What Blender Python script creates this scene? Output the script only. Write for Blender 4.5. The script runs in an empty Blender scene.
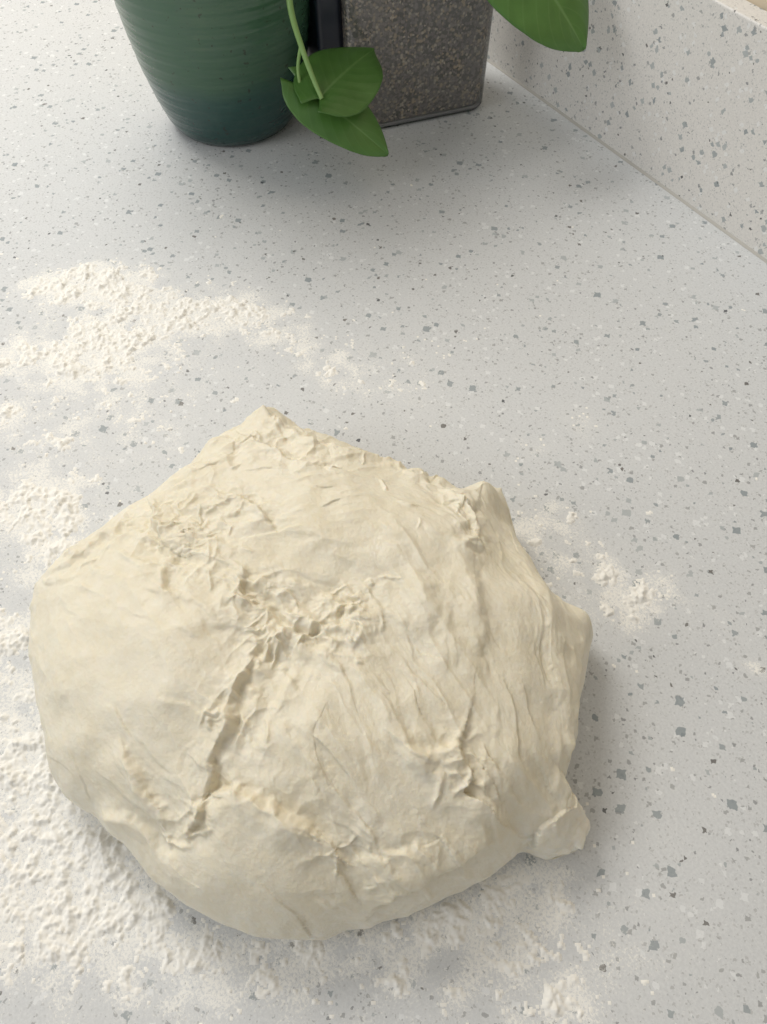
import bpy, math, numpy as np
from mathutils import Vector, Matrix
rng=np.random.default_rng(7)
sc=bpy.context.scene
sc.view_settings.view_transform='Standard'
try: sc.view_settings.look='None'
except Exception: pass

# ---------------------------------------------------------------- camera
H=0.42; PITCH=math.radians(57); F=780.0
SP,CP=math.sin(PITCH),math.cos(PITCH)
cam_d=bpy.data.cameras.new('camera'); cam=bpy.data.objects.new('camera',cam_d); sc.collection.objects.link(cam)
cam.location=(0,0,H); cam.rotation_euler=(math.pi/2-PITCH,0,0)
cam_d.sensor_fit='VERTICAL'; cam_d.sensor_height=36; cam_d.lens=F/1024*36; cam_d.clip_start=0.01
sc.camera=cam
def ray(u,v):
    x=(u-383.5)/F; y=(v-512)/F
    return np.array([x,CP-y*SP,-(SP+y*CP)])
def P(u,v,z=0.0):          # measured spot at height z over the counter
    r=ray(u,v); t=(H-z)/-r[2]; return np.array([r[0]*t,r[1]*t,z])
def D(u,v,t):
    r=ray(u,v); return np.array([r[0]*t,r[1]*t,H+r[2]*t])

# ---------------------------------------------------------------- noise
perm=rng.permutation(256); perm=np.concatenate([perm,perm,perm])
g3=rng.normal(size=(256,3)); g3/=np.linalg.norm(g3,axis=1)[:,None]
def perlin(x,y,z):
    x=np.asarray(x,float);y=np.asarray(y,float);z=np.asarray(z,float)+0*x
    xi=np.floor(x).astype(int);yi=np.floor(y).astype(int);zi=np.floor(z).astype(int)
    xf=x-xi;yf=y-yi;zf=z-zi
    f=lambda t:t*t*t*(t*(t*6-15)+10)
    u,v,w=f(xf),f(yf),f(zf); xi&=255;yi&=255;zi&=255
    def gr(a,b,c):
        h=perm[perm[perm[(xi+a)]+ (yi+b)]+ (zi+c)]
        g=g3[h]; return g[...,0]*(xf-a)+g[...,1]*(yf-b)+g[...,2]*(zf-c)
    def L(a,b,t): return a+t*(b-a)
    return L(L(L(gr(0,0,0),gr(1,0,0),u),L(gr(0,1,0),gr(1,1,0),u),v),
             L(L(gr(0,0,1),gr(1,0,1),u),L(gr(0,1,1),gr(1,1,1),u),v),w)
def fbm(x,y,z,f,o=4,g=0.5):
    s=0;a=1
    for i in range(o):
        s=s+a*perlin(x*f+13*i,y*f+7*i,z*f+3*i); f*=2.03;a*=g
    return s
def sstep(a,b,x):
    t=np.clip((x-a)/(b-a),0,1); return t*t*(3-2*t)

# ---------------------------------------------------------------- helpers
def link(o,parent=None):
    sc.collection.objects.link(o)
    if parent: o.parent=parent
    return o
def mesh_obj(name,V,Fc,mat=None,smooth=True,parent=None):
    m=bpy.data.meshes.new(name)
    V=np.asarray(V,dtype=np.float32)
    if isinstance(Fc,np.ndarray) and Fc.shape[1]==4:
        m.vertices.add(len(V)); m.vertices.foreach_set('co',V.ravel())
        n=len(Fc); m.loops.add(n*4); m.loops.foreach_set('vertex_index',Fc.astype(np.int32).ravel())
        m.polygons.add(n); m.polygons.foreach_set('loop_start',np.arange(0,n*4,4,dtype=np.int32))
        try: m.polygons.foreach_set('loop_total',np.full(n,4,dtype=np.int32))
        except Exception: pass
        m.update(calc_edges=True)
    else:
        m.from_pydata([tuple(map(float,v)) for v in V],[],[tuple(int(i) for i in f) for f in Fc]); m.update()
    m.validate()
    if smooth: m.polygons.foreach_set('use_smooth',[True]*len(m.polygons))
    if mat: m.materials.append(mat)
    return link(bpy.data.objects.new(name,m),parent)
def gridfaces(nu,nv,wrap_v=False):
    i=np.arange(nu-1)[:,None]; j=np.arange(nv if wrap_v else nv-1)[None,:]
    j2=(j+1)%nv
    a=i*nv+j;b=(i+1)*nv+j;c=(i+1)*nv+j2;d=i*nv+j2
    return np.stack([a,b,c,d],-1).reshape(-1,4)
def empty(name,loc=(0,0,0)):
    e=bpy.data.objects.new(name,None); e.location=loc; e.empty_display_size=.02
    return link(e)
class M:
    def __init__(s,name):
        s.m=bpy.data.materials.new(name); s.m.use_nodes=True; s.t=s.m.node_tree
        s.b=s.t.nodes['Principled BSDF']; s.out=s.t.nodes['Material Output']
    def n(s,typ,**k):
        nd=s.t.nodes.new(typ)
        for a,v in k.items():
            setattr(nd,a,v)
        return nd
    def l(s,a,b): s.t.links.new(a,b)
    def ramp(s,src,pts,interp='LINEAR'):
        r=s.n('ShaderNodeValToRGB'); r.color_ramp.interpolation=interp
        e=r.color_ramp.elements
        while len(e)<len(pts): e.new(.5)
        for k,(p,c) in enumerate(pts):
            e[k].position=p; e[k].color=(c,c,c,1) if not hasattr(c,'__len__') else (*c,1)
        s.l(src,r.inputs[0]); return r.outputs[0]
    def math(s,op,a,b=None):
        nd=s.n('ShaderNodeMath',operation=op)
        for k,v in ((0,a),(1,b)):
            if v is None: continue
            if isinstance(v,(int,float)): nd.inputs[k].default_value=v
            else: s.l(v,nd.inputs[k])
        return nd.outputs[0]
    def mix(s,f,a,b,mode='MIX'):
        nd=s.n('ShaderNodeMix',data_type='RGBA',blend_type=mode)
        for k,v in ((0,f),(6,a),(7,b)):
            if isinstance(v,(int,float)): nd.inputs[k].default_value=v
            elif isinstance(v,tuple): nd.inputs[k].default_value=(*v,1)
            else: s.l(v,nd.inputs[k])
        return nd.outputs[2]
    def noise(s,vec,scale,detail=3,rough=.5):
        nd=s.n('ShaderNodeTexNoise'); nd.inputs['Scale'].default_value=scale; nd.inputs['Detail'].default_value=detail
        nd.inputs['Roughness'].default_value=rough
        s.l(vec,nd.inputs['Vector']); return nd.outputs['Fac']
    def clamp(s,v):
        c=s.n('ShaderNodeClamp'); s.l(v,c.inputs[0]); return c.outputs[0]
    def bump(s,h,strength,dist,nrm=None):
        nd=s.n('ShaderNodeBump'); nd.inputs['Strength'].default_value=strength; nd.inputs['Distance'].default_value=dist
        s.l(h,nd.inputs['Height'])
        if nrm: s.l(nrm,nd.inputs['Normal'])
        return nd.outputs[0]

# ---------------------------------------------------------------- quartz
def quartz(name,base,film=False):
    k=M(name); geo=k.n('ShaderNodeNewGeometry'); pos=geo.outputs['Position']
    nz=k.n('ShaderNodeTexNoise'); nz.inputs['Scale'].default_value=380; nz.inputs['Detail'].default_value=1; k.l(pos,nz.inputs['Vector'])
    sub=k.n('ShaderNodeVectorMath',operation='SUBTRACT'); k.l(nz.outputs['Color'],sub.inputs[0]); sub.inputs[1].default_value=(.5,.5,.5)
    scl=k.n('ShaderNodeVectorMath',operation='SCALE'); k.l(sub.outputs[0],scl.inputs[0]); scl.inputs['Scale'].default_value=.0028
    add=k.n('ShaderNodeVectorMath',operation='ADD'); k.l(pos,add.inputs[0]); k.l(scl.outputs[0],add.inputs[1])
    vec=add.outputs[0]
    col=k.mix(k.ramp(k.noise(pos,650,3,.7),[(.35,0),(.65,1)]),tuple(c*.92 for c in base),tuple(min(1,c*1.05) for c in base))
    def chips(scale,frac,rad,c1,c2,strength,off,col):
        mp=k.n('ShaderNodeVectorMath',operation='ADD'); k.l(vec,mp.inputs[0]); mp.inputs[1].default_value=(off,off*.7,off*1.3)
        v=k.n('ShaderNodeTexVoronoi',distance='MANHATTAN'); v.inputs['Scale'].default_value=scale; k.l(mp.outputs[0],v.inputs['Vector'])
        sp=k.n('ShaderNodeSeparateColor'); k.l(v.outputs['Color'],sp.inputs[0])
        pick=k.math('LESS_THAN',sp.outputs[0],frac)
        rr=k.math('MULTIPLY',k.math('ADD',sp.outputs[1],.4),rad)
        ins=k.math('LESS_THAN',v.outputs['Distance'],rr)
        f=k.math('MULTIPLY',k.math('MULTIPLY',pick,ins),strength)
        cc=k.mix(sp.outputs[2],c1,c2)
        return k.mix(f,col,cc)
    col=chips(750,.22,.62,(.36,.355,.34),(.50,.50,.48),.6,.3,col)
    col=chips(240,.12,.55,(.80,.81,.80),(.86,.86,.84),.5,5.7,col)
    col=chips(370,.12,.53,(.20,.205,.21),(.39,.39,.375),.8,1.7,col)
    col=chips(165,.16,.50,(.24,.275,.285),(.42,.445,.44),.83,2.9,col)
    col=chips(230,.032,.42,(.07,.075,.08),(.16,.15,.135),.9,4.1,col)
    if film:
        at=k.n('ShaderNodeAttribute',attribute_name='flour'); dn=at.outputs['Fac']
        n_=k.noise(pos,620,5,.8)
        # individual grains: coverage grows with the amount of flour
        g_=k.clamp(k.math('MULTIPLY',k.math('ADD',n_,k.math('SUBTRACT',k.math('MULTIPLY',dn,.27),.68)),9.))
        f=k.clamp(k.math('ADD',k.math('MULTIPLY',g_,.8),k.math('MULTIPLY',dn,.20)))
        col=k.mix(f,col,(.86,.84,.775))
        k.l(k.math('ADD',k.math('MULTIPLY',f,.4),.55),k.b.inputs['Roughness'])
    else: k.b.inputs['Roughness'].default_value=.5
    k.l(col,k.b.inputs['Base Color'])
    k.b.inputs['Specular IOR Level'].default_value=.25
    return k.m
m_counter=quartz('quartz_counter',(.635,.640,.628),True)
m_splash=quartz('quartz_backsplash',(.72,.695,.65))

# ---------------------------------------------------------------- flour density
blobs=[(45,288,26,.9),(85,280,26,.9),(125,285,34,1),(105,345,38,1.1),(70,365,28,.7),(15,355,26,.9),(180,312,34,.8),(235,305,26,.9),(268,322,22,.9),
(300,345,30,.6),(340,372,30,.5),(400,385,50,.35),(20,505,34,.9),(65,510,30,.8),(0,415,22,1),(40,440,40,.4),(12,640,30,.9),(15,720,45,.8),(50,560,30,.7),
(40,835,60,.72),(120,900,45,.7),(30,920,50,.6),(95,850,35,.95),(8,800,40,.8),(635,608,22,.62),(662,592,26,.6),(755,662,14,.9),(600,570,30,.4),(540,515,26,.6),
(578,425,18,.5),(530,450,20,.4),(460,935,60,.5),(560,1005,50,.7),(500,900,50,.5),(395,975,55,.5),(300,955,40,.7),(545,880,30,.6),(600,590,50,.3),
(730,625,20,.4),(430,340,90,.15),(240,990,80,.35),(640,820,80,.2),(150,400,80,.3),(640,960,80,.3),(520,560,60,.4),(100,600,120,.35),(60,960,80,.4),(170,960,60,.4),
(380,930,30,.35),(440,912,26,.35),(150,900,26,.4),(80,820,26,.5),(230,945,26,.35),(30,770,26,.5),(60,330,70,.25),(200,330,60,.22),(120,420,70,.25)]
BW=np.array([list(P(u,v)[:2])+[r*np.linalg.norm(P(u+1,v)-P(u,v)),s] for u,v,r,s in blobs])
def flour_density(x,y):
    wx=x+.014*fbm(x,y,0*x+1,45,2); wy=y+.014*fbm(x,y,0*x+5,45,2)
    d=np.zeros_like(x)
    for bx,by,r,s in BW:
        d+=s*np.exp(-((wx-bx)**2+(wy-by)**2)/(2*(r*.8)**2))
    return d

# ---------------------------------------------------------------- counter / wall (wall aligned frame)
WN=np.array([.838,.546]); WN/=np.linalg.norm(WN); WT=np.array([-WN[1],WN[0]]); WD=.5413
ang=math.atan2(WT[1],WT[0])  # local x = along wall, local y = away from wall
def box(name,a0,a1,s0,s1,z0,z1,mat,bev=.0,parent=None):
    V=[(a,-s,z) for z in(z0,z1) for a,s in((a0,s0),(a1,s0),(a1,s1),(a0,s1))]
    Fc=[(0,1,2,3),(7,6,5,4),(4,5,1,0),(5,6,2,1),(6,7,3,2),(7,4,0,3)]
    o=mesh_obj(name,V,Fc,mat,False,parent); o.rotation_euler=(0,0,ang)
    if bev:
        b=o.modifiers.new('b','BEVEL'); b.width=bev; b.segments=3
    return o
aa=np.concatenate([np.linspace(-1.4,-.35,6)[:-1],np.arange(-.35,1.15,.0028),np.linspace(1.15,2.0,5)[1:]])
ss=np.concatenate([[-.45,-.446,-.40],np.arange(-.34,WD,.0028),[WD+.02]])
A,S=np.meshgrid(aa,ss,indexing='ij')
V=np.stack([A,-S,0*A],-1).reshape(-1,3); Fc=gridfaces(len(aa),len(ss))[:,::-1]
wxy=np.stack([(WT[0]*A+WN[0]*S).ravel(),(WT[1]*A+WN[1]*S).ravel()],-1)
n0=len(V); na,ns=len(aa),len(ss)
ring=[i*ns for i in range(na)]+[(na-1)*ns+j for j in range(1,ns)]+[i*ns+ns-1 for i in range(na-2,-1,-1)]+[j for j in range(ns-2,0,-1)]
low=V[ring].copy(); low[:,2]=-.03
V2=np.concatenate([V,low]); q=[]
for k_ in range(len(ring)):
    k2=(k_+1)%len(ring); q.append((ring[k_],n0+k_,n0+k2,ring[k2])[::-1])
Fc=np.concatenate([Fc,np.array(q)])
counter=mesh_obj('kitchen_countertop',V2,Fc,m_counter,False); counter.rotation_euler=(0,0,ang)
at=counter.data.attributes.new('flour','FLOAT','POINT')
dens=np.zeros(len(V2)); dd=flour_density(wxy[:,0],wxy[:,1])
grain=.80+1.0*fbm(wxy[:,0],wxy[:,1],0*wxy[:,0],60,3)
dens[:n0]=np.clip(dd*1.4*np.clip(grain,.3,1.4),0,1)
at.data.foreach_set('value',dens.astype(np.float32))

splash=box('backsplash',-1.4,2.0,WD,WD+.0198,.0002,.147,m_splash,.0015)
k=M('caulk'); k.b.inputs['Base Color'].default_value=(.42,.40,.35,1); k.b.inputs['Roughness'].default_value=.6
V=[(a,-s,z) for a in(-1.4,2.0) for s,z in((WD-.0018,.0001),(WD,.0001),(WD,.0018))]
o=mesh_obj('trim_1',V,[(2,1,0),(3,4,5),(1,4,3,0),(2,5,4,1),(0,3,5,2)],k.m,False); o.rotation_euler=(0,0,ang)
k=M('wall_paint'); g=k.n('ShaderNodeNewGeometry').outputs['Position']
k.l(k.mix(k.noise(g,6),(.60,.50,.36),(.64,.54,.40)),k.b.inputs['Base Color']); k.b.inputs['Roughness'].default_value=.8
k.l(k.bump(k.noise(g,250,3),.15,.001),k.b.inputs['Normal'])
box('wall_back',-1.4,2.0,WD+.0201,WD+.12,-.9,1.7,k.m)
k=M('cabinet_paint'); g=k.n('ShaderNodeNewGeometry').outputs['Position']
k.l(k.mix(k.noise(g,8),(.55,.55,.53),(.6,.6,.58)),k.b.inputs['Base Color'])
cab=empty('base_cabinet',(0,0,-.9))
o=box('carcass',-1.38,1.98,-.42,WD+.0,-.9,-.0301,k.m,.002); o.parent=cab; o.location=(0,0,.9)
for i in range(6):
    o=box('door_panel_%d'%i,-1.37+.56*i,-1.37+.56*i+.54,-.438,-.42,-.82,-.06,k.m,.003); o.parent=cab; o.location=(0,0,.9)
k=M('floor_wood'); g=k.n('ShaderNodeNewGeometry').outputs['Position']
w=k.n('ShaderNodeTexWave'); w.inputs['Scale'].default_value=3; w.inputs['Distortion'].default_value=6; k.l(g,w.inputs['Vector'])
k.l(k.mix(w.outputs['Fac'],(.30,.19,.11),(.38,.25,.15)),k.b.inputs['Base Color'])
box('floor',-2.4,3.0,-2.2,WD+.12,-.95,-.9,k.m)

# ---------------------------------------------------------------- dough base form
outl=[(255,412,.045),(268,405,.045),(284,412,.045),(300,422,.045),(340,437,.045),(385,455,.045),(425,472,.043),(450,490,.04),(468,496,.038),(487,480,.035),(503,490,.033),(512,525,.03),(530,562,.027),
(552,597,.024),(575,610,.022),(589,630,.022),(585,665,.022),(575,710,.022),(569,750,.022),(560,788,.02),(566,803,.013),(591,824,.01),(577,852,.008),(548,866,.008),(524,850,.012),(490,873,.018),(440,893,.02),
(390,913,.02),(345,928,.018),(322,938,.016),(290,932,.018),(250,930,.02),(205,912,.022),(165,880,.024),(125,840,.026),(90,812,.026),(60,795,.026),(46,770,.028),(42,720,.03),(33,670,.03),
(29,620,.032),(31,582,.034),(55,562,.036),(76,542,.038),(112,513,.04),(150,490,.042),(186,464,.044),(203,436,.045),(228,424,.045)]
OW=np.array([P(u,v,z) for u,v,z in outl])
C=np.array([OW[:,0].mean(),(OW[:,1].min()+OW[:,1].max())/2-.004])
th=np.arctan2(OW[:,1]-C[1],OW[:,0]-C[0]); rr=np.hypot(OW[:,0]-C[0],OW[:,1]-C[1]); zz=OW[:,2]
o=np.argsort(th); th,rr,zz=th[o],rr[o],zz[o]
NT=1300; NR=560
TH=np.linspace(-math.pi,math.pi,NT,endpoint=False)
def interp(t,v): return np.interp(t,np.concatenate([th-2*math.pi,th,th+2*math.pi]),np.concatenate([v,v,v]))
def csmooth(v,deg):
    sg=deg/360*NT; kx=np.arange(NT); kx=np.minimum(kx,NT-kx); kr=np.exp(-.5*(kx/sg)**2); kr/=kr.sum()
    return np.real(np.fft.ifft(np.fft.fft(v)*np.fft.fft(kr)))
Rf=csmooth(interp(TH,rr),.7); Rs=csmooth(interp(TH,rr),9); 
Rs=Rs-.003
Ze=csmooth(interp(TH,zz),3)*.75
HT=.070
def lerpT(arr,t): return np.interp(t,np.append(TH,TH[0]+2*math.pi),np.append(arr,arr[0]))
def dome(x,y):
    t=np.arctan2(y-C[1],x-C[0]); r=np.hypot(x-C[0],y-C[1])/lerpT(Rs,t)
    r=np.clip(r,0,.995); sp=r**1.25; cz=np.sqrt(1-sp**2)
    ze=lerpT(Ze,t)
    return ze+(HT-ze)*cz**.95

# ---------------------------------------------------------------- flour mesh
cell=.00075
xs=np.arange(-.44,.46,cell); ys=np.arange(-.03,.62,cell)
X,Y=np.meshgrid(xs,ys,indexing='ij')
d=flour_density(X,Y)
n0_=fbm(X,Y,0*X+2,62,3,.6); n2=fbm(X,Y,0*X+9,230,4,.7); n3=perlin(X*750,Y*750,0*X+4)
hgt=(np.clip(d,0,1.2)*.62+.68*n0_+.38*n2+.10*n3-.66)
cr=(perlin(X*240,Y*240,0*X+30)+.45*perlin(X*560,Y*560,0*X+33)-.66+.25*np.clip(d+.04,0,.6))
hgt=np.maximum(hgt,np.where(d>.03,cr,-.1)*1.0)
under=np.hypot(X-C[0],Y-C[1])<lerpT(np.minimum(Rs,Rf),np.arctan2(Y-C[1],X-C[0]))*.90
hgt[under]=-1
h=np.clip(hgt,-1,.7)
z=np.where(h>0,.0002+.0058*h**1.1*(1+.35*n3),.00003)
nx,ny=X.shape
Fc=gridfaces(nx,ny)
keep=(h.ravel()[Fc]>0).any(axis=1); Fc=Fc[keep]
used=np.unique(Fc); rem=-np.ones(nx*ny,int); rem[used]=np.arange(len(used))
V=np.stack([X,Y,z],-1).reshape(-1,3)[used]
k=M('flour'); g=k.n('ShaderNodeNewGeometry').outputs['Position']
k.l(k.mix(k.noise(g,500),(.85,.82,.74),(.91,.885,.82)),k.b.inputs['Base Color']); k.b.inputs['Roughness'].default_value=.95
k.b.inputs['Specular IOR Level'].default_value=.05
mesh_obj('flour_dusting',V,rem[Fc],k.m)

# ---------------------------------------------------------------- dough surface
T=np.linspace(0,1,NR)[:,None]*np.ones(NT)[None,:]
TT=np.ones(NR)[:,None]*TH[None,:]
PH=T**1.15*math.radians(128)
sp=np.sin(PH); cp=np.cos(PH)
rho=np.abs(sp)**(1/1.25)
wq=np.exp(-((PH-math.pi/2)/.42)**2)
R=Rs[None,:]+(Rf-Rs)[None,:]*wq
zew=sstep(.1,1.0,PH)
ze=Ze[None,:]*zew+Ze.mean()*(1-zew)
cb=abs(math.cos(math.radians(128)))
z=np.where(cp>=0,ze+(HT-ze)*np.abs(cp)**.95,ze*(1-np.clip(np.abs(cp)/cb,0,1)**1.1))
x=C[0]+R*rho*np.cos(TT); y=C[1]+R*rho*np.sin(TT)
Pz=np.stack([x,y,z],-1)
def normals(Q):
    du=np.empty_like(Q); du[1:-1]=Q[2:]-Q[:-2]; du[0]=Q[1]-Q[0]; du[-1]=Q[-1]-Q[-2]
    dv=np.roll(Q,-1,1)-np.roll(Q,1,1)
    n=np.cross(du,dv); n[0]=(0,0,1); n[1]=(0,0,1)
    return n/np.maximum(np.linalg.norm(n,axis=-1,keepdims=True),1e-12)
N=normals(Pz)
wN=np.clip(1-PH/.35,0,1)[...,None]
N=N*(1-wN)+np.array([0,0,1.])*wN; N/=np.linalg.norm(N,axis=-1,keepdims=True)
Pf=Pz.reshape(-1,3).copy(); Nf=N.reshape(-1,3)
def surf(u,v):
    zz_=.06
    for _ in range(12):
        q=P(u,v,zz_); zz_=.5*zz_+.5*float(dome(q[0],q[1]))
    return P(u,v,zz_)
px,py,pz=Pf.T
wx=.0060*fbm(px,py,pz,34,2)+.0012*fbm(px,py,pz,100,2); wy=.0060*fbm(px+3,py,pz,34,2)+.0012*fbm(px+3,py,pz,100,2)
jit=.0026*fbm(px,py,pz,80,3,.6)
disp=np.zeros(len(Pf))
rough=np.zeros(len(Pf))
def catmull(pts,n=5):
    pts=np.array(pts,float); e=np.vstack([2*pts[0]-pts[1],pts,2*pts[-1]-pts[-2]]); out=[]
    for i in range(1,len(e)-2):
        for t in np.linspace(0,1,n,endpoint=False):
            a,b,c,d_=e[i-1],e[i],e[i+1],e[i+2]
            out.append(.5*((2*b)+(-a+c)*t+(2*a-5*b+4*c-d_)*t*t+(-a+3*b-3*c+d_)*t**3))
    out.append(pts[-1]); return np.array(out)
Q=Pf.copy(); Q[:,0]+=wx; Q[:,1]+=wy
def fold(pts,Aa,B,w,L,rgh=0.,jm=1.,three=None,n=5,ridge=False):
    p3=three if three is not None else catmull([surf(u,v) for u,v in pts],n)
    mn=p3.min(0)-4*L-.004; mx=p3.max(0)+4*L+.004
    idx=np.where(((Q>mn)&(Q<mx)).all(1))[0]
    if len(idx)==0: return
    q=Q[idx]; nn=Nf[idx]; best=np.full(len(idx),1e9); sgn=np.ones(len(idx)); arc=np.zeros(len(idx))
    seg=np.linalg.norm(np.diff(p3,axis=0),axis=1); cum=np.concatenate([[0],np.cumsum(seg)]); tot=cum[-1]
    for i in range(len(p3)-1):
        a=p3[i]; dv=p3[i+1]-a; l2=dv@dv+1e-15; r_=q-a
        t=np.clip(r_@dv/l2,0,1); e=r_-t[:,None]*dv; dist=np.linalg.norm(e,axis=1)
        m_=dist<best
        s_=np.sign(np.einsum('ij,ij->i',np.cross(np.broadcast_to(dv,nn.shape),nn),e)); 
        best[m_]=dist[m_]; sgn[m_]=s_[m_]; arc[m_]=(cum[i]+t[m_]*seg[i])/tot
    dsg=best*sgn+jit[idx]*jm*min(1,w/.0012+.3)
    tp=np.clip(np.minimum(arc,1-arc)/.34,0,1); tp=tp*tp*(3-2*tp)
    if ridge:
        f=Aa*np.exp(-(dsg/w)**2)
        disp[idx]+=f*tp*np.exp(-(best/(4*w))**2); return
    endd=np.exp(-(best/(2.0*L))**2)
    sd=dsg if Aa>0 else -dsg
    f=abs(Aa)*sstep(-w,w,sd)*np.exp(-np.maximum(sd,0)/L)
    f+=-B*np.exp(-((sd+w*.9)/(w*1.2))**2)
    f+=-.25*abs(Aa)*np.exp(-np.maximum(-sd,0)/(L*.8))*sstep(0,-w*2,sd)
    disp[idx]+=f*tp*endd
    rough[idx]+=rgh*np.exp(-(best/(L*.7+.004))**2)*tp
# large forms: soft lobes where the photo shows them
disp+=.0045*fbm(px,py,pz,17,2)+.0020*fbm(px+5,py,pz,42,2)
for u,v,rx,am in [(105,670,.034,.006),(255,865,.030,.0055),(270,530,.026,.004),(395,530,.026,.0055),(440,520,.016,.003),(395,790,.030,.005),(330,690,.022,.003),(180,660,.020,.004),(520,650,.026,.003),(150,570,.018,.003),(470,600,.02,.0025)]:
    c=surf(u,v); disp+=am*np.exp(-((Q-c)**2).sum(1)/(2*rx**2))
for u,v,rx,am in [(215,790,.014,.003),(300,620,.018,.0018),(340,840,.014,.002),(455,740,.012,.0015),(190,560,.012,.0015)]:
    c=surf(u,v); disp-=am*np.exp(-((Q-c)**2).sum(1)/(2*rx**2))
# main folds (A>0 raises the right-hand side of travel)
fold([(262,640),(248,680),(238,705),(228,735),(212,778)],.0044,.0010,.0019,.011,.5)
fold([(228,745),(212,772),(204,800),(178,836)],.0050,.0012,.0018,.012,.5)
fold([(300,650),(282,690),(262,730),(240,770)],-.0024,.0003,.0030,.012,.2)
fold([(372,590),(352,622),(312,634),(283,628),(266,655),(250,680)],-.0036,.0005,.0022,.012,.8)
fold([(150,490),(158,530),(178,552),(215,566),(250,574)],-.0042,.0010,.0022,.012,.9)
fold([(238,566),(272,598),(290,622),(330,632),(375,645)],-.0040,.0006,.0022,.012,.9)
fold([(176,560),(165,590),(190,600)],.0022,.0004,.0020,.009,.5)
fold([(176,834),(198,806),(232,792),(270,798),(305,816),(328,842),(345,872)],.0060,.0014,.0022,.018,.35)
fold([(120,735),(140,768),(160,800),(182,832)],.0036,.0008,.0028,.016,.2)
fold([(84,812),(130,815),(170,850),(215,885)],.003,.0004,.003,.014,.0)
fold([(470,690),(462,728),(456,752),(466,776),(462,792),(484,806),(518,828)],.0044,.0008,.0018,.011,.5)
fold([(486,486),(474,520),(470,560),(478,610),(474,660),(466,728)],.0038,.0000,.0055,.016,.1)
fold([(505,500),(520,560),(540,620),(552,690),(556,750),(556,800)],-.0036,.0000,.0060,.016,.0)
fold([(585,628),(572,668),(566,720),(560,770),(552,812)],.0042,.0014,.0018,.008,.0)
fold([(520,826),(480,842),(440,858),(400,880),(350,918)],.0045,.0008,.0028,.015,.25)
fold([(338,866),(370,852),(420,838),(450,812)],.0026,.0004,.0030,.012,.3)
fold([(245,416),(300,438),(350,455),(400,468),(440,492),(475,520)],.0044,.0008,.0022,.012,.7)
fold([(230,436),(285,455),(330,470),(372,486)],.0028,.0006,.0022,.010,.5)
fold([(430,500),(462,512),(470,540),(448,560)],-.0036,.0008,.0022,.011,.6)
fold([(36,585),(70,566),(110,535),(152,500)],-.0022,.0003,.0028,.010,.6)
fold([(152,500),(190,480),(225,462),(245,432)],-.0022,.0003,.0028,.010,.6)
fold([(195,505),(230,498),(262,512),(285,545)],.0030,.0006,.0022,.010,.8)
fold([(330,690),(318,730),(322,770),(350,800)],.0022,.0000,.0040,.013,.1)
fold([(392,740),(420,748),(440,742),(462,728)],.0026,.0006,.0022,.010,.3)
fold([(400,560),(430,600),(420,650)],.0022,.0000,.0045,.012,.1)
# torn flap at the lower right
fold([(566,796),(548,812),(532,832),(526,858)],-.0042,.0020,.0014,.008,.5)
fold([(588,818),(566,822),(550,838),(544,866)],.0030,.0012,.0014,.006,.6)
fold([(250,560),(240,600),(262,616)],.0028,.0006,.0020,.009,.8)
fold([(320,590),(345,605),(372,600)],.0026,.0004,.0020,.009,.7)
shag=[(170,525,26,.9),(205,540,24,.7),(250,600,26,.6),(340,635,22,.5),(455,510,20,.5),(300,436,30,.6),(235,430,22,.8),(488,492,12,.4),(562,838,18,.9),(465,775,16,.4),(345,862,20,.4),(185,822,14,.5),(360,605,18,.5),(75,548,20,.5),(235,715,16,.5),(400,465,26,.5),(265,650,16,.5),(430,480,16,.5)]
for u,v,r_,s_ in shag:
    c=surf(u,v); rough+=s_*np.exp(-((Q-c)**2).sum(1)/(2*(r_*.00055)**2))
ctrl=[(100,600,70,-30),(60,700,20,-60),(180,650,50,-60),(300,700,40,-70),(380,600,40,-60),(250,470,60,20),(350,500,60,30),(420,680,60,-70),
(500,600,20,-90),(540,700,5,-90),(480,780,40,-60),(250,860,80,-40),(400,850,80,30),(120,780,50,-50),(270,620,90,30),(200,520,60,-40),(330,780,40,-60),(450,540,50,-60),(150,860,60,-50),(90,540,70,35)]
CP3=np.array([surf(a,b) for a,b,_,_ in ctrl]); CD=np.array([[c,d_] for *_,c,d_ in ctrl],float); CD/=np.linalg.norm(CD,axis=1)[:,None]
def flow(p):
    w_=np.exp(-((p[:2]-CP3[:,:2])**2).sum(1)/(2*.035**2))+1e-9
    a2=2*np.arctan2(CD[:,1],CD[:,0]); return .5*math.atan2((w_*np.sin(a2)).sum(),(w_*np.cos(a2)).sum())
r2=np.random.default_rng(11)
poly=np.array([(a,b) for a,b,_ in outl],float)
def inside(u,v):
    c=False;j=len(poly)-1
    for i in range(len(poly)):
        if (poly[i,1]>v)!=(poly[j,1]>v) and u<(poly[j,0]-poly[i,0])*(v-poly[i,1])/(poly[j,1]-poly[i,1])+poly[i,0]: c=not c
        j=i
    return c
def wander(u,v,sp_,L,wig=.25):
    p=surf(u,v); a=flow(p)+r2.normal(0,sp_); ln=[]
    q=p[:2].copy()-.5*L*np.array([math.cos(a),math.sin(a)])
    for s_ in range(5):
        ln.append((q[0],q[1],float(dome(q[0],q[1])))); a+=r2.normal(0,wig); q=q+L/4*np.array([math.cos(a),math.sin(a)])
    return np.array(ln)
cnt=0
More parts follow.
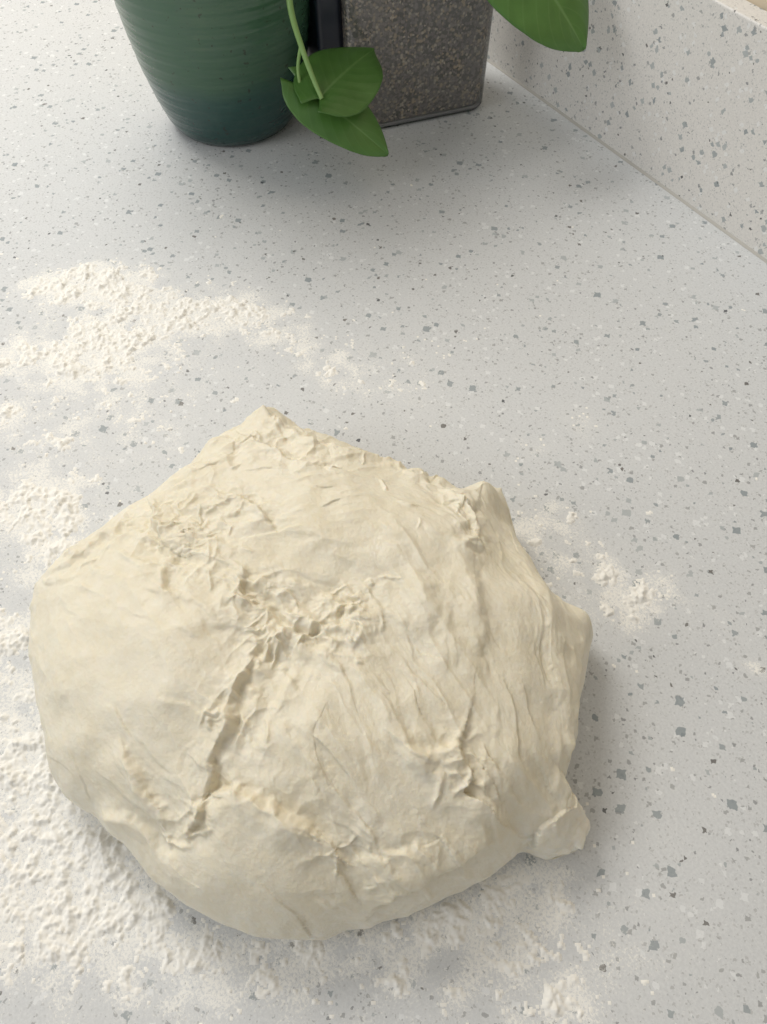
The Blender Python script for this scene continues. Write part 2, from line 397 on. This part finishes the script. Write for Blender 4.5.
while cnt<190:
    u=r2.uniform(30,590); v=r2.uniform(405,935)
    if not inside(u,v): continue
    if ((u-110)/70)**2+((v-700)/80)**2<1 and r2.random()<.8: continue
    if ((u-240)/80)**2+((v-865)/50)**2<1 and r2.random()<.8: continue
    ln=wander(u,v,.15,r2.uniform(.014,.050),.12)      # long stretched pleats following the pull
    sgn=r2.choice([-1,1]); am=r2.uniform(.0004,.0014)
    fold(None,sgn*am,am*r2.uniform(.0,.15),r2.uniform(.0010,.0024),r2.uniform(.004,.010),0,.6,three=ln); cnt+=1
for u,v,r_,s_ in shag:
    for _ in range(int(6+9*s_)):
        uu=u+r2.normal(0,r_*.9); vv_=v+r2.normal(0,r_*.8)
        if not inside(uu,vv_): continue
        fold(None,r2.uniform(.0008,.0022)*(.5+.5*s_),0,r2.uniform(.0008,.0015),.003,three=wander(uu,vv_,.7,r2.uniform(.006,.018)),ridge=True)
A2=2*np.arctan2(CD[:,1],CD[:,0]); sS=np.zeros(len(Pf)); cS=np.zeros(len(Pf))
for i in range(len(CD)):
    w_=np.exp(-((px-CP3[i,0])**2+(py-CP3[i,1])**2)/(2*.035**2))+1e-9
    sS+=w_*math.sin(A2[i]); cS+=w_*math.cos(A2[i])
fa=.5*np.arctan2(sS,cS)
NB=6; bil=np.zeros(len(Pf)); bsm=np.zeros(len(Pf)); wsum=np.zeros(len(Pf))
for b in range(NB):
    ab=math.pi*b/NB; w_=np.clip(np.cos(fa-ab)**2-.45,0,1)**2; wsum+=w_
    ca,sa=math.cos(ab),math.sin(ab)
    al=(px+wx*.7)*ca+(py+wy*.7)*sa; ac=-(px+wx*.7)*sa+(py+wy*.7)*ca
    bl=1-np.abs(perlin(al*20,ac*85,pz*50+b))*2.3
    bs=1-np.abs(perlin(al*45,ac*230,pz*140+b*3))*2.4
    bs2=perlin(al*70,ac*520,pz*260+b*5)
    bil+=w_*bl; bsm+=w_*(bs*.6+bs2*1.1)
bil/=wsum; bsm/=wsum
cr_=np.clip(bil,0,1)
patch=sstep(-.25,.30,fbm(px,py,pz+4,26,2))
patch2=sstep(-.25,.30,fbm(px,py,pz+9,33,2))
calm=np.ones(len(Pf))
for u,v,r_ in [(105,690,.030),(240,862,.026),(290,860,.02)]:
    c=surf(u,v); calm-=.75*np.exp(-((Pf-c)**2).sum(1)/(2*r_**2))
calm=np.clip(calm,.2,1)
disp+=calm*(.0018*cr_**3*patch - .0006*(1-cr_)*(1-patch)) + calm*.00040*bsm*(.3+.7*patch2)
rough=np.clip(rough,0,1.1)
ex_=.012*perlin(px*55,py*55,pz*55+50); ey_=.012*perlin(px*55+9,py*55,pz*55+60)
r1=np.clip(1-np.abs(perlin((px+ex_)*65,(py+ey_)*65,pz*65+5))*3.0,0,1)
disp+=rough*(.0018*r1**2-.0004+.0019*fbm(px,py,pz,80,4,.55))
disp+=.00015*fbm(px,py,pz,300,3,.65)
disp=np.where(disp<-.0045,-.0045+(disp+.0045)*.25,disp)
fade=(1-sstep(1.75,2.1,PH)).ravel()
Pn=Pf+Nf*(disp*fade)[:,None]
tv=np.stack([fbm(px,py,pz+20,80,3,.5),fbm(px,py,pz+30,80,3,.5),fbm(px,py,pz+40,80,3,.5)],-1)
Pn+=tv*(rough*.0026*fade)[:,None]
def nub(u,v,z0,rad,push):
    c=P(u,v,z0); dd_=np.exp(-((Pn-c)**2).sum(1)/(2*rad**2))
    Pn[:]+=dd_[:,None]*np.array(push)[None,:]
nub(489,494,.045,.0060,(.000,.005,.007))
nub(268,415,.052,.0075,(0,.005,.007))
nub(440,485,.048,.005,(0,.002,.003))
nub(212,442,.05,.006,(-.002,.002,.003))
nub(578,622,.024,.006,(.002,.001,.006))
nub(570,832,.012,.008,(.002,0,.007))
Pn[:,2]=np.maximum(Pn[:,2],.0002)
Fd=gridfaces(NR,NT,True)
V=Pn.copy()
k=M('dough'); geo=k.n('ShaderNodeNewGeometry'); pos=geo.outputs['Position']
col=k.mix(k.ramp(k.noise(pos,28,3,.6),[(.3,0),(.7,1)]),(.730,.658,.488),(.785,.722,.568))
col=k.mix(k.ramp(k.noise(pos,160,4,.65),[(.42,0),(.66,.4),(1,.55)]),col,(.81,.77,.65))
sep=k.n('ShaderNodeSeparateXYZ'); k.l(pos,sep.inputs[0])
lo=k.ramp(k.math('DIVIDE',sep.outputs[2],.045),[(.15,1),(.9,0)])
dst=k.math('MULTIPLY',lo,k.ramp(k.noise(pos,200,5,.8),[(.40,0),(.62,.8)]))
col=k.mix(dst,col,(.85,.83,.76))
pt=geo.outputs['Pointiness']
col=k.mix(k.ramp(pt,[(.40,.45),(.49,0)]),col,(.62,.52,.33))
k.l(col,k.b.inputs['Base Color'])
k.l(k.ramp(k.noise(pos,60,4,.6),[(.35,.38),(.65,.66)]),k.b.inputs['Roughness'])
k.b.inputs['Specular IOR Level'].default_value=.42
k.b.inputs['Subsurface Weight'].default_value=.22
k.b.inputs['Subsurface Radius'].default_value=(1,.75,.45); k.b.inputs['Subsurface Scale'].default_value=.0025
k.l(k.bump(k.noise(pos,420,5,.72),.55,.0009),k.b.inputs['Normal'])
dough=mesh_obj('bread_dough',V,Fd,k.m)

# ---------------------------------------------------------------- pot
pc=np.array([-.143,.727])
prof=[(0,.0),(.046,.0),(.052,.0006),(.0565,.003),(.0600,.008)]
zs=np.linspace(.012,.185,150)
for zz_ in zs:
    r_=np.interp(zz_,[0,.012,.03,.06,.09,.12,.15,.185],[.0585,.062,.0680,.0754,.0800,.0835,.0860,.086])
    r_+=.00014*math.sin(zz_*2*math.pi/.0105)+.00009*math.sin(zz_*2*math.pi/.0047+1)
    prof.append((r_,zz_))
prof+=[(.088,.189),(.0905,.194),(.0905,.199),(.088,.202),(.084,.201),(.081,.196),(.079,.18),(.079,.176)]
NS=128; tt=np.linspace(0,2*math.pi,NS,endpoint=False)
pr=np.array(prof)
V=np.stack([pr[:,0][:,None]*np.cos(tt),pr[:,0][:,None]*np.sin(tt),pr[:,1][:,None]+0*tt],-1).reshape(-1,3)
k=M('green_glaze'); tc=k.n('ShaderNodeTexCoord').outputs['Object']; sep=k.n('ShaderNodeSeparateXYZ'); k.l(tc,sep.inputs[0])
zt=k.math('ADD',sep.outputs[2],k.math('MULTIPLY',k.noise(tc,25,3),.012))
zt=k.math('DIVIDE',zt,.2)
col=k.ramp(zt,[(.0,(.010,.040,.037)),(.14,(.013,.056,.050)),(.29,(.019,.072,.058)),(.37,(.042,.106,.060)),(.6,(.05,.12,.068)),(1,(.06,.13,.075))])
col=k.mix(k.ramp(k.noise(tc,60,4,.7),[(.4,0),(.75,.35)]),col,(.05,.10,.08))
dk=k.ramp(k.noise(tc,180,2),[(.66,0),(.72,1)]); col=k.mix(k.math('MULTIPLY',dk,.6),col,(.03,.03,.02))
k.l(col,k.b.inputs['Base Color']); k.b.inputs['Roughness'].default_value=.25; k.b.inputs['Coat Weight'].default_value=.2
k.l(k.bump(k.noise(tc,45,3),.12,.002),k.b.inputs['Normal'])
plant=empty('potted_pothos_plant',(pc[0],pc[1],0))
pot=mesh_obj('ceramic_pot',V,gridfaces(len(pr),NS,True)[:,::-1],k.m,True,plant)
k=M('soil'); tc=k.n('ShaderNodeTexCoord').outputs['Object']
k.l(k.mix(k.noise(tc,150,4),(.02,.012,.008),(.07,.045,.03)),k.b.inputs['Base Color']); k.b.inputs['Roughness'].default_value=.95
rr_=np.linspace(0.0005,.0795,30); sx=rr_[:,None]*np.cos(tt); sy=rr_[:,None]*np.sin(tt); sz=.178+.003*fbm(sx,sy,0*sx,90,3)
mesh_obj('soil',np.stack([sx,sy,sz],-1).reshape(-1,3),gridfaces(30,NS,True),k.m,True,plant)

k=M('pothos_leaf'); at=k.n('ShaderNodeAttribute',attribute_name='leafuv')
sep=k.n('ShaderNodeSeparateXYZ'); k.l(at.outputs['Vector'],sep.inputs[0])
aw=k.math('ABSOLUTE',sep.outputs[1])
mid=k.ramp(aw,[(.015,.7),(.05,0)])
vv=k.math('SINE',k.math('MULTIPLY',k.math('SUBTRACT',sep.outputs[0],k.math('MULTIPLY',aw,.35)),50.))
vn=k.ramp(vv,[(.90,0),(1,.18)])
g=k.n('ShaderNodeNewGeometry').outputs['Position']
col=k.mix(k.noise(g,70,3),(.065,.165,.030),(.12,.265,.06))
col=k.mix(k.math('MAXIMUM',mid,vn),col,(.19,.34,.11))
k.l(col,k.b.inputs['Base Color']); k.b.inputs['Roughness'].default_value=.33
k.l(k.bump(vv,.10,.0006),k.b.inputs['Normal'])
tr=k.n('ShaderNodeBsdfTranslucent'); k.l(k.mix(.5,col,(.2,.5,.05)),tr.inputs[0])
mx=k.n('ShaderNodeMixShader'); mx.inputs[0].default_value=.18; k.l(k.b.outputs[0],mx.inputs[1]); k.l(tr.outputs[0],mx.inputs[2]); k.l(mx.outputs[0],k.out.inputs[0])
m_leaf=k.m
k=M('pothos_stem'); g=k.n('ShaderNodeNewGeometry').outputs['Position']
k.l(k.mix(k.noise(g,60),(.16,.32,.08),(.30,.45,.16)),k.b.inputs['Base Color']); k.b.inputs['Roughness'].default_value=.45
m_stem=k.m
PL=np.array([pc[0],pc[1],0])
leafn=[0]
LS=np.array([0,.04,.12,.25,.4,.55,.7,.82,.91,.97,1.0]); LW=np.array([.15,.55,.84,1.0,1.0,.94,.79,.57,.32,.12,0.])
def leaf(base,tip,up,width,curl=.15,fold_=.2,droop=.1):
    base=np.array(base,float);tip=np.array(tip,float); L=np.linalg.norm(tip-base); d=(tip-base)/L
    up=np.array(up,float); up-=up@d*d; up/=np.linalg.norm(up); sd=np.cross(d,up)
    nu,nv=60,33; V=[];UV=[]
    for i in range(nu):
        s=i/(nu-1)
        wd=float(np.interp(s,LS,LW)+np.interp(min(1,s+.03),LS,LW)+np.interp(max(0,s-.03),LS,LW))/3*width*.5
        if s==1: wd=0
        for j in range(nv):
            w=-1+2*j/(nv-1)
            back=-.16*L*(abs(w)**1.3)*(1-s)**3
            a=s*L+back
            h=droop*L*(s-s*s)*2+fold_*abs(w)*wd-curl*wd*abs(w)**2*1.2+.02*L*math.sin(s*9+w*2)*abs(w)
            V.append(base+d*a+sd*(w*wd)+up*h-PL); UV.append((s,w,0))
    i0=leafn[0]; leafn[0]+=1
    ob=mesh_obj('leaf_%d'%(i0+1),V,gridfaces(nu,nv),m_leaf,True,plant)
    a_=ob.data.attributes.new('leafuv','FLOAT_VECTOR','POINT'); 
    n_=len(ob.data.vertices)
    if n_==len(UV): a_.data.foreach_set('vector',np.array(UV,dtype=np.float32).ravel())
    so=ob.modifiers.new('t','SOLIDIFY'); so.thickness=.0004
    return ob
stemn=[0]
def stem(pts,r0,r1):
    pts=catmull(pts,6)-PL; cu=bpy.data.curves.new('stem','CURVE'); cu.dimensions='3D'; cu.bevel_depth=1; cu.bevel_resolution=5; cu.use_fill_caps=True
    s=cu.splines.new('POLY'); s.points.add(len(pts)-1)
    for i,p in enumerate(pts):
        s.points[i].co=(*p,1); s.points[i].radius=r0+(r1-r0)*i/(len(pts)-1)
    cu.materials.append(m_stem); stemn[0]+=1
    return link(bpy.data.objects.new('stem_%d'%stemn[0],cu),plant)
top=np.array([pc[0]+.03,pc[1]-.01,.178])
b1=D(322,99,.628)
stem([top,(pc[0]+.045,pc[1]-.035,.22),D(284,-60,.590),D(290,5,.60),D(301,45,.615),D(313,78,.624),b1],.0031,.0018)
leaf(D(319,99,.629),D(374,50,.660),(-.15,-.62,.75),.064,.12,.05,.10)
stem([D(301,45,.615),D(298,66,.625),D(300,86,.634)],.0015,.0013)
leaf(D(299,84,.635),D(388,155,.655),(.12,-.50,.85),.050,.15,.10,.08)
tipb=D(498,-78,.585)
stem([(pc[0]+.02,pc[1]+.0,.178),(pc[0]+.06,pc[1]-.05,.25),(-.02,.64,.24),(.035,.64,.215),tipb],.0025,.0015)
leaf(tipb,D(584,50,.625),(.05,-.45,.9),.088,.15,.12,.08)
r3=np.random.default_rng(5)
for i in range(11):
    a=i*2.399+.5; el=r3.uniform(.5,1.1); ln=r3.uniform(.06,.11)
    if math.sin(a)<-.2: el=1.15; ln=.06
    b=np.array([pc[0]+.03*math.cos(a),pc[1]+.03*math.sin(a),.178])
    e=b+ln*np.array([math.cos(a)*math.cos(el),math.sin(a)*math.cos(el),math.sin(el)+.3])
    stem([b,(b+e)/2+np.array([0,0,.015]),e],.002,.0013)
    t_=e+.075*np.array([math.cos(a)*.85,math.sin(a)*.85,-.25 if math.sin(a)>-.2 else .15])
    leaf(e,t_,(0,0,1),r3.uniform(.05,.062),.15,.15,.12)

# ---------------------------------------------------------------- canister
can=empty('storage_canister',(0,0,0))
cA=P(350,139)[:2]; cB=P(489,111)[:2]; ex=(cB-cA); wdt=np.linalg.norm(ex); ex/=wdt; ey=np.array([-ex[1],ex[0]]); dep=.096
cen=(cA+cB)/2+ey*dep/2
can.location=(cen[0],cen[1],0); can.rotation_euler=(0,0,math.atan2(ex[1],ex[0]))
def rrect(w,d,r,n=10):
    pts=[]
    for cx,cy,a0 in((w/2-r,d/2-r,0),(-w/2+r,d/2-r,90),(-w/2+r,-d/2+r,180),(w/2-r,-d/2+r,270)):
        for i in range(n+1):
            a=math.radians(a0+90*i/n); pts.append((cx+r*math.cos(a),cy+r*math.sin(a)))
    return pts
def loft(name,secs,mat,capb=True,capt=True,parent=can,xo=0):
    V=[];n=None
    for w,d,r,z_ in secs:
        p=rrect(w,d,r); n=len(p); V+=[(a+xo,b,z_) for a,b in p]
    Fc=[]
    for i in range(len(secs)-1):
        for j in range(n):
            j2=(j+1)%n; Fc.append((i*n+j,i*n+j2,(i+1)*n+j2,(i+1)*n+j))
    if capb: Fc.append(tuple(range(n-1,-1,-1)))
    if capt: Fc.append(tuple((len(secs)-1)*n+j for j in range(n)))
    return mesh_obj(name,V,Fc,mat,False,parent)
def wd_(z_): return wdt-.004+ .03*z_
k=M('clear_plastic')
k.t.nodes.remove(k.b)
tr=k.n('ShaderNodeBsdfTransparent'); tr.inputs[0].default_value=(.95,.96,.97,1); gl=k.n('ShaderNodeBsdfGlossy'); gl.inputs['Roughness'].default_value=.12
fr=k.n('ShaderNodeFresnel'); fr.inputs[0].default_value=1.45
mx=k.n('ShaderNodeMixShader'); k.l(k.math('ADD',k.math('MULTIPLY',fr.outputs[0],.8),.04),mx.inputs[0]); k.l(tr.outputs[0],mx.inputs[1]); k.l(gl.outputs[0],mx.inputs[2]); k.l(mx.outputs[0],k.out.inputs[0])
secs=[(wdt-.016,dep-.016,.012,0),(wdt-.008,dep-.008,.014,.0015),(wdt-.004,dep-.004,.015,.005)]+[(wd_(z_),dep-.004+.02*z_,.015,z_) for z_ in(.03,.07,.12,.185)]
o=loft('canister_wall',secs,k.m,True,False)
k=M('seed_mix'); tc=k.n('ShaderNodeTexCoord').outputs['Object']
v=k.n('ShaderNodeTexVoronoi'); v.inputs['Scale'].default_value=480; k.l(tc,v.inputs['Vector'])
sp_=k.n('ShaderNodeSeparateColor'); k.l(v.outputs['Color'],sp_.inputs[0])
col=k.ramp(sp_.outputs[0],[(0,(.13,.12,.11)),(.3,(.24,.22,.20)),(.55,(.34,.30,.26)),(.78,(.54,.43,.29)),(.92,(.66,.58,.46))],'CONSTANT')
col=k.mix(k.ramp(v.outputs['Distance'],[(.45,0),(.9,.6)]),col,(.12,.11,.10))
col=k.mix(k.ramp(k.noise(tc,35,4),[(.35,0),(.7,.6)]),col,(.29,.275,.26))
k.l(col,k.b.inputs['Base Color']); k.b.inputs['Roughness'].default_value=.7
k.l(k.bump(v.outputs['Distance'],-.5,.001),k.b.inputs['Normal'])
loft('seed_filling',[(wdt-.012,dep-.012,.012,.006)]+[(wd_(z_)-.006,dep-.010+.02*z_,.0125,z_) for z_ in(.012,.05,.10,.15)],k.m)
k=M('canister_base_plastic'); k.b.inputs['Base Color'].default_value=(.36,.355,.345,1); k.b.inputs['Roughness'].default_value=.25
loft('canister_base',[(wdt-.018,dep-.018,.011,.0006),(wdt-.010,dep-.010,.013,.0022),(wdt-.008,dep-.008,.013,.0058)],k.m)
k=M('dark_lid'); k.b.inputs['Base Color'].default_value=(.03,.032,.04,1); k.b.inputs['Roughness'].default_value=.35
loft('lid',[(wd_(.185)+.004,dep+.004,.016,.180),(wd_(.185)+.006,dep+.006,.017,.183),(wd_(.185)+.006,dep+.006,.017,.196),(wd_(.185)+.0,dep+.0,.015,.200)],k.m)
k=M('dark_side'); k.b.inputs['Base Color'].default_value=(.012,.016,.028,1); k.b.inputs['Roughness'].default_value=.3
loft('dark_side_block',[(.018,.050,.004,.010),(.022,.056,.005,.016),(.024,.056,.005,.15),(.020,.05,.005,.16)],k.m,xo=-(wdt/2+.007))  # dark block added to give the canister's dark left side, not a handle

# ---------------------------------------------------------------- light
def area(name,loc,tgt,size,power,col):
    l=bpy.data.lights.new(name,'AREA'); l.shape='DISK'; l.size=size; l.energy=power; l.color=col
    o=link(bpy.data.objects.new(name,l)); o.location=loc
    o.rotation_euler=(Vector(tgt)-Vector(loc)).to_track_quat('-Z','Y').to_euler(); return o
area('ceiling_light_key',(-.70,1.20,1.25),(0,.35,0),.8,17.5,(1,.975,.94))
area('fill_light',(-1.4,-.2,1.0),(0,.4,0),.9,7,(.97,.98,1))  # unseen fill lamp, added at front left to brighten the backsplash
w=bpy.data.worlds.new('world'); sc.world=w; w.use_nodes=True
bg=w.node_tree.nodes['Background']; bg.inputs[0].default_value=(.96,.975,1,1); bg.inputs[1].default_value=.43
# square the whole room up with the wall (rigid turn of everything, camera included)
bpy.context.view_layer.update()
Rz=Matrix.Rotation(-ang,4,'Z')
for o in list(sc.objects):
    if o.parent is None: o.matrix_world=Rz@o.matrix_world
print('dough verts',len(V),'C',C,'zmax',Pn[:,2].max())
